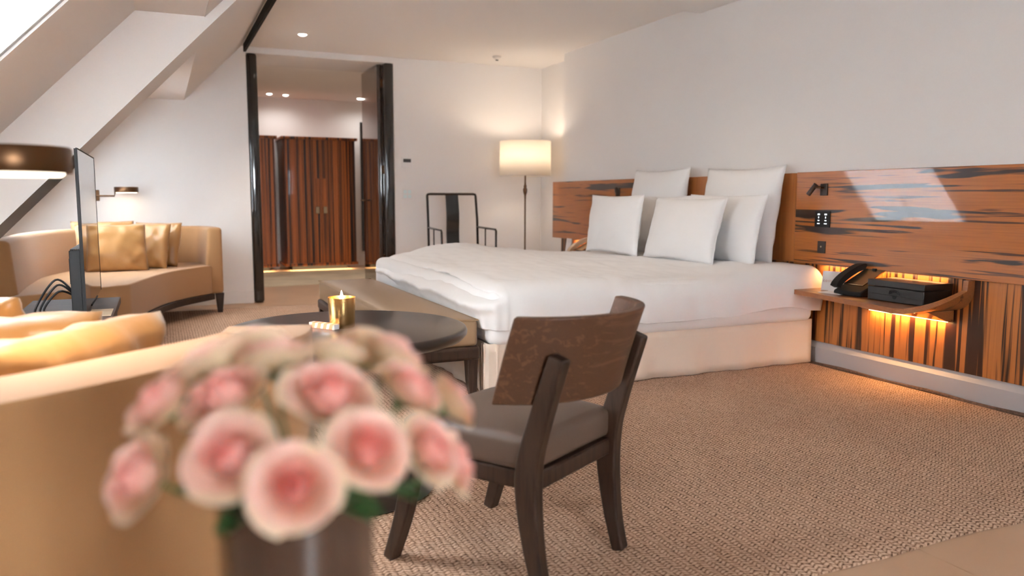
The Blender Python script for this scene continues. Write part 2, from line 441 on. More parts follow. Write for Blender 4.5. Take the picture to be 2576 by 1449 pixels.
# roof windows
def roof_window(i, a, b, label):
    fr = MB()
    n = Vector((-1.03, 0, 1)).normalized()*.05
    def rail(x0, x1, y0, y1): fr.prism([(x0, So(x0)+.02), (x1, So(x1)+.02), (x1-.02, So(x1)+.10), (x0-.02, So(x0)+.10)], y0, y1)
    rail(xt, xt-.05, a, b); rail(xb+.05, xb, a, b); rail(xt-.05, xb+.05, a, a+.05); rail(xt-.05, xb+.05, b-.05, b)
    w = struct(fr.build('window_%d' % i, M['white'], smooth=False)); w['label'] = label
    x0, x1 = xt-.05, xb+.05
    MB().prism([(x0, So(x0)+.060), (x1, So(x1)+.060), (x1, So(x1)+.068), (x0, So(x0)+.068)], a+.05, b-.05).build('pane', M['glass'], w, smooth=False)
    xm = (xt+xb)/2
    light('daylight_portal', 'AREA', (xm-.11, (a+b)/2, So(xm)+.11), 1, (1, 1, 1), None, rot=(0, -math.atan2(1.03, 1.0), 0), size=1.65, sy=(b-a), portal=True)
for i, (a, b) in enumerate(WIN): roof_window(i+1, a, b, ['roof window behind the sheer curtains at the far end', 'roof window with a white blind next to the boxed rafter'][i])
fw = MB()
for a_, b_ in (((FW[0], FW[2]), (FW[0]+.06, FW[3])), ((FW[1]-.06, FW[2]), (FW[1], FW[3])), ((FW[0]+.06, FW[2]), (FW[1]-.06, FW[2]+.06)), ((FW[0]+.06, FW[3]-.06), (FW[1]-.06, FW[3])), ((.72, FW[2]+.06), (.78, FW[3]-.06))):
    fw.box((a_[0], -2.70, a_[1]), (b_[0], -2.64, b_[1]))
w4 = struct(fw.build('window_3', M['white'], smooth=False)); w4['label'] = 'wide window in the wall behind the camera'  # unseen window, added to throw soft fill from the camera side
for xa, xb_ in ((FW[0]+.06, .72), (.78, FW[1]-.06)): box('pane', (xa, -2.675, FW[2]+.06), (xb_, -2.668, FW[3]-.06), M['glass'], w4, smooth=False)
light('daylight_portal', 'AREA', ((FW[0]+FW[1])/2, -2.72, (FW[2]+FW[3])/2), 1, (1, 1, 1), None, rot=(R(90), 0, R(180)), size=FW[1]-FW[0], sy=FW[3]-FW[2], portal=True)
# blind on the second window
bl = MB(); a, b = WIN[1]
bl.prism([(xt+.0, So(xt)+.012), (xb, So(xb)+.012), (xb, So(xb)+.016), (xt, So(xt)+.016)], a+.01, b-.004)
setp(bl.build('roller_blind', M['blind'], smooth=False), 'white roller blind drawn over the roof window next to the boxed rafter', 'blind')
# curtains of the far window
def curtain(y0, y1, label, seed, hem):
    path = [(-.10-t*1.34, So(-.10-t*1.34)-.030) for t in [k/16 for k in range(17)]]
    path.append((-.10-1.34-hem, So(-.10-1.34)-.03-hem))
    nv = 70; V = []; F = []
    for i, (x, z) in enumerate(path):
        for j in range(nv+1):
            y = y0+(y1-y0)*j/nv
            w = .022*math.sin(j/nv*38+seed+.25*math.sin(i*.4)) + .012*math.sin(j/nv*85+seed*2)
            V.append((x+w*.45, y, z-w*.45))
    for i in range(len(path)-1):
        for j in range(nv): F.append([i*(nv+1)+j, i*(nv+1)+j+1, (i+1)*(nv+1)+j+1, (i+1)*(nv+1)+j])
    o = link('sheer_curtain', mesh('curtain', V, F), M['sheer'], ang=0)
    setp(o, label, 'curtain', 'sheer curtains of the far roof window')
    md = o.modifiers.new('thick', 'SOLIDIFY'); md.thickness = .002
curtain(6.28, 6.98, 'white sheer curtain half nearer the television', 1.0, .02)
curtain(7.00, 7.66, 'white sheer curtain half nearer the back wall', 2.3, .005)

# ------------------------------------------------------------------ floor, rugs
fl = struct(box('floor', (-1.7, -2.7, -.08), (4.3, YH+.1, -.012), M['grout'], smooth=False))
def tile_mesh(w, h):
    return MB().box((-w/2, -h/2, -.012), (w/2, h/2, 0))
tm = {}
def tiles(x0, x1, y0, y1, xj, yj, tw, th):
    key = (tw, th)
    if key not in tm: tm[key] = mesh('tile', *(lambda q: (q.V, q.F))(tile_mesh(tw-.003, th-.003)))
    i0 = math.floor((x0-xj)/tw); i1 = math.ceil((x1-xj)/tw); j0 = math.floor((y0-yj)/th); j1 = math.ceil((y1-yj)/th)
    for i in range(i0, i1):
        for j in range(j0, j1):
            link('tile', tm[key], M['stone'], fl, loc=(xj+(i+.5)*tw, yj+(j+.5)*th, 0), smooth=False)
tiles(-1.1, 3.8, -2.5, 1.7, 2.045, -1.9, 1.2, 1.2)
tiles(-1.1, 4.1, 7.5, 12.1, .845, 7.3, 1.2, .81)

def rug(name, x0, x1, y0, y1, m, label, t, edge=None):
    nx, ny = 90, 90; V = []; F = []
    def pos(i, j):
        u, v = i/nx, j/ny
        x = x0+(x1-x0)*u; y = y0+(y1-y0)*v
        y += (.012*math.sin(x*3.1+1)+.006*math.sin(x*9)) * (1-v)**6
        if u == 1: x += .006*math.sin(y*5)
        lift = .006*math.sin(x*2.3)*math.sin(y*1.9)**2*0
        e = min(u, 1-u, v, 1-v)
        return (x, y, t if e > 0 else t*.35)
    for j in range(ny+1):
        for i in range(nx+1): V.append(pos(i, j))
    for j in range(ny):
        for i in range(nx): F.append([j*(nx+1)+i, j*(nx+1)+i+1, (j+1)*(nx+1)+i+1, (j+1)*(nx+1)+i])
    # skirt down to the floor
    ring = [(i, 0) for i in range(nx)] + [(nx, j) for j in range(ny)] + [(i, ny) for i in range(nx, 0, -1)] + [(0, j) for j in range(ny, 0, -1)]
    b0 = len(V)
    for i, j in ring: x, y, z = pos(i, j); V.append((x, y, .0005))
    n = len(ring)
    for k in range(n):
        a, b = ring[k], ring[(k+1) % n]
        F.append([a[1]*(nx+1)+a[0], b[1]*(nx+1)+b[0], b0+(k+1) % n, b0+k])
    o = link(name, mesh(name, V, F), m, ang=0)
    return setp(o, label, 'rug')
rg = rug('woven_rug', -1.02, 3.755, 1.56, 7.77, M['rug'], 'large tan herringbone woven rug under the bed and chairs', .018)
e = MB(); e.tube([(3.757, 1.57+k*.12, .012+.004*math.sin(k*1.3)) for k in range(0, 52)], .012, n=8)
e.build('binding', M['rugedge'], rg)
rug('hall_rug', .2, 3.3, 9.60, 11.45, M['hallrug'], 'beige rug in the hallway in front of the wardrobes', .012)

# ------------------------------------------------------------------ headboard wall
hb = thing('headboard', 'long striped wooden wall headboard panelling behind the bed', 'headboard', (XR, 4.875, 0))
def yb(y): return y-4.875
box('glossy_panel', (-.045, yb(2.30), .640), (-.002, yb(3.912), 1.217), M['zeb_h'], hb, bevel=.003)['label'] = 'glossy panel with horizontal dark streaks beside the telephone'
box('glossy_panel', (-.045, yb(5.838), .640), (-.002, yb(7.37), 1.217), M['zeb_h'], hb, bevel=.003)['label'] = 'glossy panel with horizontal dark streaks beside the floor lamp'
box('centre_panel', (-.032, yb(3.914), .640), (-.002, yb(5.836), 1.214), M['zeb_c'], hb, bevel=.002)
for k, (a, b) in enumerate(((2.30, 3.24), (3.242, 3.912), (3.914, 5.836), (5.838, 6.52), (6.522, 7.22))):
    box('lower_panel', (-.018, yb(a), .150), (-.002, yb(b), .638), M['zeb_v'], hb)

def night_shelf(sgn, label):
    """floating shelf that curls up to the headboard at its outer end; sgn=-1 towards the camera"""
    t = thing('bedside_shelf', label, 'shelf', (XR-.02, 4.875, .5))
    path = [(1.235, 0.0, -.272), (1.5, 0, -.315), (1.8, 0, -.365), (2.06, 0, -.415)]
    for k in range(1, 9):
        a = k/8*math.pi/2
        path.append((2.09+.085*math.sin(a), .085*(1-math.cos(a)), -.415+.36*(k/8)**1.2))
    path.append((2.175, .136, -.050))
    if sgn > 0: path = path[:3]
    th = .028; V = []; F = []
    for i, (d, z, xf) in enumerate(path):
        p, q = path[max(i-1, 0)], path[min(i+1, len(path)-1)]
        tx, tz = q[0]-p[0], q[1]-p[1]; l = math.hypot(tx, tz); nx, nz = tz/l*th, -tx/l*th
        for x in (xf, -.001):
            V.append((x, sgn*d, z)); V.append((x, sgn*(d+nx), z+nz))
    n = len(path)
    for i in range(n-1):
        a, b = i*4, i*4+4
        F += [[a, a+2, b+2, b], [a+1, b+1, b+3, a+3], [a, b, b+1, a+1], [a+2, a+3, b+3, b+2]]
    F += [[0, 1, 3, 2], [(n-1)*4, (n-1)*4+2, (n-1)*4+3, (n-1)*4+1]]
    link('shelf_board', mesh('shelf_board', V, F), M['zeb_s'], t, ang=30)
    # lighting bracket under the board
    s0, s1 = (1.56, 2.10) if sgn < 0 else (1.40, 1.78)
    MB().prism([(-.001, -.03), (-.20, -.03), (-.06, -.085), (-.030, -.092), (-.001, -.092)], min(sgn*s0, sgn*s1), max(sgn*s0, sgn*s1)).build('light_bracket', M['zeb_s'], t, bevel=.003)
    box('led_strip', (-.026, min(sgn*s0, sgn*s1)+.02, -.0945), (-.008, max(sgn*s0, sgn*s1)-.02, -.0925), M['led'], t, smooth=False)
    light('shelf_light', 'AREA', (-.022, sgn*(s0+s1)/2, -.100), 1.5, ORANGE, t, rot=(0, R(-8), 0), size=.02, sy=s1-s0-.04)
    light('shelf_light_wash', 'AREA', (-.02, sgn*1.62, .132), 1.0, ORANGE, t, rot=(0, R(-12), 0), size=.02, sy=.85)
    return t
night_shelf(-1, 'floating wooden bedside shelf holding the black drawer box and telephone')
night_shelf(1, 'floating wooden bedside shelf beside the floor lamp, mostly hidden by the bed')

def reading_lamp(y, sgn, label):
    t = thing('reading_lamp', label, 'lamp', (XR-.045, y, 1.105))
    box('wall_plate', (-.010, -.028, -.036), (0, .028, .036), M['gun'], t, bevel=.002)
    MB().tube([(-.008, 0, .010), (-.035, 0, .012), (-.045, sgn*.03, .016)], .008).build('arm', M['bronze'], t)
    MB().tube([(-.045, sgn*.028, .032), (-.058, sgn*.075, -.030)], .0145, n=16).build('lamp_head', M['gun'], t)
reading_lamp(3.675, 1, 'small gunmetal reading lamp above the black keypad')
reading_lamp(6.075, -1, 'small gunmetal reading lamp beside the left square pillow')
kp = thing('wall_keypad', 'black wall keypad with white symbols on the headboard', 'keypad', (XR-.045, 3.677, .923))
box('plate', (-.008, -.060, -.049), (0, .060, .049), M['black_pl'], kp, bevel=.001)
for c in (-1, 1):
    for r in range(4):
        w = (.009, .003, .007, .010)[r]*(1.1 if c < 0 else 1); hgt = (.0045, .0055, .003, .003)[r]
        box('symbol', (-.0090, c*.028-w, .030-r*.019-hgt), (-.0085, c*.028+w, .030-r*.019+hgt), M['marks'], kp, smooth=False)
ol = thing('wall_socket', 'small bronze socket plate below the keypad', 'socket', (XR-.045, 3.676, .75))
box('plate', (-.006, -.031, -.037), (0, .031, .037), M['gun'], ol, bevel=.001)
MB().tube([(-.006, 0, .003), (-.009, 0, .003)], .006).build('jack', M['chrome'], ol)

# things on the right shelf (top z .5)
bxo = thing('drawer_box', 'black lidded drawer box with a ribbon pull on the bedside shelf', 'box', (3.655, 2.955, .5))
box('body', (-.105, -.175, .002), (.105, .175, .076), M['black_box'], bxo, bevel=.002)
box('lid', (-.107, -.177, .079), (.107, .177, .112), M['black_box'], bxo, bevel=.002)
box('drawer_front', (-.108, -.172, .040), (-.104, .172, .074), M['black_box'], bxo, bevel=.001)
box('drawer_front', (-.108, -.172, .004), (-.104, .172, .037), M['black_box'], bxo, bevel=.001)
MB().tube([(-.112, .030, .046), (-.116, .022, .062), (-.113, 0, .066), (-.116, -.022, .062), (-.112, -.034, .048), (-.112, -.012, .06), (-.112, .010, .058), (-.112, .030, .046)], .0035, n=6).build('ribbon', M['black_pl'], bxo)
MB().prism([(.014*math.cos(a), .036-.018*math.sin(a)) for a in [k*math.pi/10 for k in range(11)]], -.1088, -.1078, 'x').build('finger_notch', M['slot'], bxo)

def telephone(loc, rotz, label, m):
    t = thing('telephone', label, 'telephone', loc, rotz)
    MB().prism([(-.095, .006), (.085, .006), (.085, .085), (.075, .095), (-.090, .026)], -.095, .095).build('base', M['black_pl'], t, bevel=.006)
    MB().prism([(-.06, .058), (.110, .138), (.106, .146), (-.064, .066)], -.085, .050).build('bezel', M['chrome'], t, bevel=.002)
    MB().prism([(-.048, .0665), (.098, .1352), (.0965, .1380), (-.0495, .0692)], -.075, .036).build('display', M['screen'], t)
    box('camera_bump', (.088, -.03, .138), (.106, -.008, .150), M['black_pl'], t, bevel=.003)
    P = [(-.10, .075, .045), (-.085, .075, .068), (-.03, .078, .105), (.05, .078, .142), (.095, .075, .155), (.11, .075, .150)]
    MB().sweep(crom(P, 4), (.048, .036), (0, 1, 0)).build('handset', m, t, bevel=.012, seg=3)
    for sx in (-.06, .06): box('foot', (sx-.012, -.07, 0), (sx+.012, .07, .008), M['black_pl'], t)
    return t
telephone((3.640, 3.275, .501), R(0), 'black desk telephone with screen on the bedside shelf', M['black_pl'])
telephone((3.635, 6.50, .501), R(0), 'desk telephone with pale handset behind the left pillows', mat('cream_handset', lin(225, 200, 170), .35))
cd = thing('folded_card', 'white folded card standing beside the black telephone', 'card', (3.68, 3.50, .501), R(18))
MB().prism([(-.022, 0), (-.020, 0), (.001, .115), (-.001, .115)], -.065, .065).build('front_leaf', M['paper'], cd, smooth=False)
MB().prism([(.022, 0), (.020, 0), (-.001, .115), (.001, .115)], -.065, .065).build('back_leaf', M['paper'], cd, smooth=False)
text_mesh('lettering', 'costes', .026, M['ink'], cd, (-.0125, .058, .058), (R(90), 0, R(-90)))
pp = thing('paper_sheet', 'white bent paper leaflet lying in front of the telephone', 'paper', (3.585, 3.40, .5), R(10))
MB().prism([(-.05, .001), (.055, .001), (.085, .035), (.083, .037), (.053, .0035), (-.05, .0025)], -.075, .075).build('leaf', M['paper'], pp, smooth=False)
cl = thing('bedside_card', 'white card standing on the shelf by the floor lamp', 'card', (3.62, 6.74, .5), R(-10))
MB().prism([(-.022, 0), (-.020, 0), (.001, .16), (-.001, .16)], -.075, .075).build('front_leaf', M['paper'], cl, smooth=False)
MB().prism([(.022, 0), (.020, 0), (-.001, .16), (.001, .16)], -.075, .075).build('back_leaf', M['paper'], cl, smooth=False)

# ------------------------------------------------------------------ bed
bed = thing('bed', 'large double bed with puffy white duvet and linen skirt', 'bed', (2.68, 4.875, .0005))
X0, X1, Y0, Y1 = 1.52, 3.725, 3.70, 6.05          # base outline, world
def wl2(x, y, z): return (x-2.68, y-4.875, z)
# skirt
V = []; F = []; pts = []
def run(a, b, n):
    for k in range(n): pts.append((a[0]+(b[0]-a[0])*k/n, a[1]+(b[1]-a[1])*k/n))
run((X1, Y0), (X0, Y0), 60); run((X0, Y0), (X0, Y1), 60); run((X0, Y1), (X1, Y1), 60); pts.append((X1, Y1))
for i, (x, y) in enumerate(pts):
    for k in range(7):
        z = .022+.275*k/6; w = (1-k/6)*(.010*math.sin(i*.55)+.006*math.sin(i*1.31+1))
        side = y in (Y0, Y1) or abs(y-Y0) < 1e-6 or abs(y-Y1) < 1e-6
        dy = (-w if y < 4.875 else w) if side else 0; dx = 0 if side else -w
        V.append(wl2(x+dx, y+dy, z))
for i in range(len(pts)-1):
    for k in range(6): F.append([i*7+k, i*7+k+1, (i+1)*7+k+1, (i+1)*7+k])
sk = link('bed_skirt', mesh('bed_skirt', V, F), M['skirt'], bed, ang=50)
md = sk.modifiers.new('t', 'SOLIDIFY'); md.thickness = .006
for sx, sy in ((X0-.004, Y0+.045), (X0-.004, Y0+.075), (X0+.05, Y0-.004)):
    MB().box((-.006, -.004, 0), (.006, .004, .27)).build('pleat', M['skirt'], bed, loc=wl2(sx, sy, .022), bevel=.003)
box('bed_base', wl2(X0+.03, Y0+.03, .018), wl2(X1, Y1-.03, .28), M['skirt'], bed)
def soft_block(name, lo, hi, m, parent, r, amp, seed):
    me = MB().box(lo, hi); o = me.build(name, m, parent, bevel=r, seg=5, ang=0)
    return o
box('mattress', wl2(X0+.005, Y0-.022, .280), wl2(X1, Y1+.022, .585), M['linen'], bed, bevel=.055, seg=5, ang=0)
# duvet
def duvet():
    rr = .115; a0, a1 = X0+rr-.015, X1+.03; b0, b1 = Y0+rr-.040, Y1-rr+.040
    ext = rr*math.pi/2+.130
    def spread(lo, e0, hi, e1, n):
        k = max(2, n//3); o = [lo+(e0-lo)*i/k for i in range(k)]
        k2 = k if e1 < hi else 0; m_ = n-k-k2
        o += [e0+(e1-e0)*i/m_ for i in range(m_)]
        o += [e1+(hi-e1)*i/k2 for i in range(k2+1)] if k2 else [hi]
        return o
    PX = spread(a0-ext, a0+.04, a1, a1, 170); QY = spread(b0-ext, b0+.04, b1+ext, b1-.04, 210)
    nx, ny = len(PX)-1, len(QY)-1; V = []; F = []
    for j in range(ny+1):
        q = QY[j]
        for i in range(nx+1):
            p = PX[i]
            dx = min(0, p-a0); dy = min(0, q-b0) or max(0, q-b1)
            r = math.hypot(dx, dy)
            bx_, by_ = max(p, a0), min(max(q, b0), b1)
            far = (by_-b0)/(b1-b0)
            zt = .605 + .075*far*math.exp(-((bx_-2.12)/.42)**2) + .012*math.sin(bx_*3.3+by_*2.1) + .03*math.exp(-((bx_-3.45)/.3)**2)*(1-far)
            zt += .010*noise.noise(Vector((bx_*5, by_*5, 0))) + .006*noise.noise(Vector((bx_*14, by_*9, 3)))
            if r > 0:
                ux, uy = dx/r, dy/r
                head = max(0, min(1, (bx_-3.35)/.35)) if dx == 0 else 0
                ln = max(abs(dx), abs(dy))*(1+.10*head)
                if ln < rr*math.pi/2: out = rr*math.sin(ln/rr); drop = rr*(1-math.cos(ln/rr))
                else: out = rr; drop = rr+(ln-rr*math.pi/2)
                fr = min(1, drop/.28)
                s = bx_*1.0 if abs(uy) > abs(ux) else by_*1.0
                corner = min(1, 2*abs(ux*uy))
                ph = math.atan2(uy, ux)
                out += fr*(.006*math.sin(s*11+1.3*math.sin(s*4)) + .004*math.sin(s*37+2*math.sin(s*5)) + .010*noise.noise(Vector((s*9, drop*6, 1)))) * (1-corner) + fr*corner*(.007*math.sin(ph*11))
                out += .018*math.sin(min(1, fr)*math.pi)
                foot = abs(ux)**2
                out += foot*(.050*math.exp(-((drop-.120)/.040)**2) - .085*math.exp(-((drop-.060+.012*math.sin(by_*3))/.016)**2) + .010*math.exp(-((drop-.20)/.05)**2))
                drop -= foot*.012*math.sin(by_*9)*fr
                V.append(wl2(bx_+ux*out+.075*far*max(0, 1-(bx_-a0)/.6), by_+uy*out, zt-drop))
            else:
                V.append(wl2(p+.075*far*max(0, 1-(p-a0)/.6), q, zt))
    for j in range(ny):
        for i in range(nx): F.append([j*(nx+1)+i, j*(nx+1)+i+1, (j+1)*(nx+1)+i+1, (j+1)*(nx+1)+i])
    o = link('duvet', mesh('duvet', V, F), M['linen'], bed, ang=0)
    md = o.modifiers.new('t', 'SOLIDIFY'); md.thickness = .022; md.offset = -1
    tex = bpy.data.textures.new('wrinkle', 'CLOUDS'); tex.noise_scale = .16; tex.noise_depth = 3
    return o
duvet()

def pillow_mesh(name, w, h, t, n=22, bow=.06, seed=0, rip=.012, p=.5, fold=0.0):
    V = []; F = []
    for sd in (1, -1):
        for j in range(n+1):
            for i in range(n+1):
                u = -1+2*i/n; v = -1+2*j/n
                u = math.copysign(abs(u)**.8, u); v = math.copysign(abs(v)**.8, v)
                x = w/2*u*(1-bow*(1-v*v)); z = h/2*v*(1-bow*(1-u*u))
                th = t/2*(max(0, (1-u**2)*(1-v**2)))**p
                e = min(1, th/(t*.2))
                if fold:
                    th += e*fold*(abs(math.sin((x*.8+z*1.3)*17+seed+2*math.sin(x*9)))-.5)*max(0, max(abs(u), abs(v))-.25)
                th += e*rip*noise.noise(Vector((x*9+seed, z*9, seed+sd))) + e*rip*.5*noise.noise(Vector((x*22+seed, z*22, seed)))
                V.append((x, sd*th, z))
    n1 = n+1; off = n1*n1
    for j in range(n):
        for i in range(n):
            a = j*n1+i
            F.append([a, a+1, a+n1+1, a+n1]); F.append([off+a, off+a+n1, off+a+n1+1, off+a+1])
    me = bpy.data.meshes.new(name); me.from_pydata(V, [], F)
    bm = bmesh.new(); bm.from_mesh(me); bmesh.ops.remove_doubles(bm, verts=bm.verts, dist=1e-5); bmesh.ops.recalc_face_normals(bm, faces=bm.faces); bm.to_mesh(me); bm.free()
    return me
def pillow(name, w, h, t, loc, yawd, lean, m, label, cat, group, seed, rollz=0, flange=0.0, **kw):
    """base point loc; local y is the thickness, yawd the direction faced (0 = -x)"""
    o = thing(name, label, cat, loc, R(yawd), group)
    b = link('cover', pillow_mesh(name, w, h, t, seed=seed, **kw), m, o, rot=(R(lean), R(rollz), 0), ang=0)
    L_ = Matrix.Rotation(R(lean), 3, 'X') @ Vector((0, 0, h/2))
    b.location = L_
    if flange:
        V = []
        MBf = MB()
        hw, hh = w/2-.004, h/2-.004
        rim = []
        for k in range(4):
            for s in range(12):
                q = s/12*2-1
                u, v = [(q, -1), (1, q), (-q, 1), (-1, -q)][k]
                rim.append((hw*u*(1-.06*(1-v*v)), 0, hh*v*(1-.06*(1-u*u))))
        rim.append(rim[0])
        MBf.tube(rim, .004, n=6, caps=False)
        f_ = MBf.build('piping', m, b, ang=0)
    return o
PG = 'white pillows on the bed'
# facing -x : local -y must point to -x  -> rotate by -90
pillow('square_pillow', .80, .66, .20, (3.61, 4.35, .615), -90, -8, M['pillow'], 'large square white pillow nearer the telephone shelf', 'pillow', PG, 1.0)
pillow('square_pillow', .76, .68, .20, (3.61, 5.34, .615), -90, -8, M['pillow'], 'large square white pillow nearer the floor lamp', 'pillow', PG, 2.0)
pillow('bed_pillow', .80, .47, .15, (3.42, 4.30, .62), -90, -12, M['pillow'], 'white rectangular pillow behind the right front pillow', 'pillow', PG, 3.0, flange=1)
pillow('bed_pillow', .80, .45, .16, (3.23, 4.47, .62), -90, -14, M['pillow'], 'white rectangular pillow frontmost of all, on the right', 'pillow', PG, 4.0, flange=1)
pillow('bed_pillow', .78, .46, .15, (3.42, 5.02, .62), -90, -10, M['pillow'], 'white rectangular pillow behind the left front pillow', 'pillow', PG, 5.0, flange=1)
pillow('bed_pillow', .76, .46, .16, (3.19, 5.27, .62), -90, -7, M['pillow'], 'white rectangular pillow in front on the left', 'pillow', PG, 6.0, flange=1)

# ------------------------------------------------------------------ bench at the foot
bn = thing('upholstered_bench', 'long tan leather bench with dark wooden frame at the foot of the bed', 'bench', (1.272, 4.855, 0))
def padded(name, lo, hi, m, parent, crown=.02, r=.03):
    x0, y0, z0 = lo; x1, y1, z1 = hi; n, k = 14, 30; V = []; F = []
    for j in range(k+1):
        for i in range(n+1):
            u = -1+2*i/n; v = -1+2*j/k
            V.append((x0+(x1-x0)*i/n, y0+(y1-y0)*j/k, z1+crown*(1-u**4)*(1-v**8)-crown))
    for j in range(k):
        for i in range(n): F.append([j*(n+1)+i, j*(n+1)+i+1, (j+1)*(n+1)+i+1, (j+1)*(n+1)+i])
    ring = [(i, 0) for i in range(n)] + [(n, j) for j in range(k)] + [(i, k) for i in range(n, 0, -1)] + [(0, j) for j in range(k, 0, -1)]
    b0 = len(V); m_ = len(ring)
    for i, j in ring: V.append((x0+(x1-x0)*i/n, y0+(y1-y0)*j/k, z0))
    for q in range(m_):
        a, b = ring[q], ring[(q+1) % m_]; F.append([a[1]*(n+1)+a[0], b[1]*(n+1)+b[0], b0+(q+1) % m_, b0+q])
    F.append([b0+q for q in range(m_)])
    return link(name, mesh(name, V, F), m, parent, bevel=r, seg=4, ang=0)
padded('seat_pad', (-.202, -1.125, .285), (.203, 1.125, .445), M['leather_tan'], bn, .018, .022)
MB().tube([(x, y, .424) for x, y in ((-.201, -1.123), (.202, -1.123), (.202, 1.123), (-.201, 1.123), (-.201, -1.123))], .004, n=6).build('piping', M['leather_tan'], bn)
box('frame', (-.212, -1.135, .215), (.213, 1.135, .288), M['wood_leg'], bn, bevel=.018, seg=4)
for sx in (-.175, .175):
    for sy in (-1.095, 1.095):
        MB().sweep([(sx, sy, .22), (sx, sy, .1), (sx*1.04, sy*1.004, 0.018)], [(.060, .060), (.05, .05), (.036, .036)], (1, 0, 0)).build('leg', M['wood_leg'], bn, bevel=.004)

# ------------------------------------------------------------------ round table and things on it
tb = thing('round_table', 'dark brown round pedestal table with a candle on it', 'table', (.582, 2.72, 0))
pr = [(0, .600), (.405, .600), (.416, .596), (.421, .586), (.420, .576), (.405, .560), (.36, .548), (.05, .545), (0, .545)]
MB().lathe(pr[::-1], 96).build('table_top', M['table'], tb, ang=60)
MB().lathe([(.0, .05), (.05, .05), (.035, .12), (.03, .3), (.035, .48), (.09, .546), (0, .546)], 32).build('pedestal', M['table'], tb, ang=60)
MB().lathe([(0, .018), (.29, .018), (.30, .024), (.28, .040), (.12, .060), (.05, .085), (0, .085)], 64).build('table_foot', M['table'], tb, ang=60)
cn = thing('candle', 'burning candle in a gold tumbler on the round table', 'candle', (.564, 2.716, .6))
MB().lathe([(0, .001), (.0415, .001), (.043, .003), (.0475, .106), (.0462, .106), (.042, .012), (0, .010)], 48).build('tumbler', M['brass'], cn, ang=60)
MB().lathe([(0, .010), (.0415, .010), (.0452, .083), (0, .080)], 40).build('wax', M['wax'], cn, ang=60)
MB().tube([(0, 0, .080), (.001, 0, .094)], .0012, n=6).build('wick', M['black_pl'], cn)
MB().lathe([(0, .088), (.0035, .091), (.0065, .099), (.0055, .110), (.0025, .122), (0, .130)], 16).build('flame', M['flame'], cn, ang=0)
light('candle_light', 'POINT', (0, 0, .118), .5, (1, .62, .3), cn, size=.008)
mb = thing('matchbox', 'pink and white patterned matchbox beside the gold candle', 'matchbox', (.501, 2.716, .6), R(-56))
box('sleeve', (-.060, -.0125, .0005), (.060, .0125, .019), M['match'], mb, bevel=.001)
box('tray', (.0595, -.0115, .002), (.0605, .0115, .017), M['paper'], mb)
tr = MB()
for k in range(4):
    x = -.05+k*.028
    MB().add([(x, -.0127, .0005), (x+.016, -.0127, .0005), (x+.022, -.0127, .019), (x+.006, -.0127, .019)], [[0, 1, 2, 3]]).build('stripe', mat('orange_print', lin(214, 130, 84), .5), mb, smooth=False)
    MB().add([(x+.006, -.0127, .0192), (x+.022, -.0127, .0192), (x+.018, .0127, .0192), (x+.002, .0127, .0192)], [[0, 1, 2, 3]]).build('stripe', mat('orange_print', lin(214, 130, 84), .5), mb, smooth=False)

# ------------------------------------------------------------------ curved-back chair
ch = thing('curved_back_chair', 'dark oak chair with curved backrest and taupe leather seat in the foreground', 'chair', (.914, 1.992, .018), R(30))
for s in (-1, 1):
    P = crom([(s*.200, -.225, 0), (s*.203, -.197, .11), (s*.206, -.178, .25), (s*.208, -.180, .36), (s*.209, -.212, .48), (s*.209, -.268, .65)], 5)
    n = len(P); sec = []
    for i in range(n):
        t = i/(n-1); sec.append((.040, .038+.030*math.sin(min(1, t/.55)*math.pi/2)**2*(1-max(0, t-.55)/.45*.75)))
    MB().sweep(P, sec, (1, 0, 0)).build('rear_leg', M['wood_leg'], ch, bevel=.007, seg=3)
    P = crom([(s*.235, .285, 0), (s*.228, .245, .12), (s*.222, .215, .25), (s*.220, .205, .37)], 5)
    n = len(P)
    MB().sweep(P, [(.040, .036+.024*(i/(n-1))) for i in range(n)], (1, 0, 0)).build('front_leg', M['wood_leg'], ch, bevel=.005, seg=2)
MB().prism([(-.195, -.190), (.195, -.190), (.215, .215), (-.215, .215)], .285, .335, 'z').build('seat_frame', M['wood_leg'], ch, bevel=.006)
seat = MB()
def seat_mesh():
    n = 20; V = []; F = []
    def xy(u, v):
        hw = .205+(.232-.205)*(v+1)/2; return (u*hw, -.185+.430*(v+1)/2)
    for j in range(n+1):
        for i in range(n+1):
            u, v = -1+2*i/n, -1+2*j/n; x, y = xy(u, v)
            V.append((x, y, .425+.022*(1-u**4)*(1-v**4)))
    for j in range(n):
        for i in range(n): F.append([j*(n+1)+i, j*(n+1)+i+1, (j+1)*(n+1)+i+1, (j+1)*(n+1)+i])
    ring = [(i, 0) for i in range(n)] + [(n, j) for j in range(n)] + [(i, n) for i in range(n, 0, -1)] + [(0, j) for j in range(n, 0, -1)]
    b0 = len(V); m_ = len(ring)
    for i, j in ring: x, y = xy(-1+2*i/n, -1+2*j/n); V.append((x, y, .337))
    for q in range(m_):
        a, b = ring[q], ring[(q+1) % m_]; F.append([a[1]*(n+1)+a[0], b[1]*(n+1)+b[0], b0+(q+1) % m_, b0+q])
    F.append([b0+q for q in range(m_)])
    return mesh('seat', V, F)
link('seat', seat_mesh(), M['leather'], ch, bevel=.022, seg=4, ang=0)
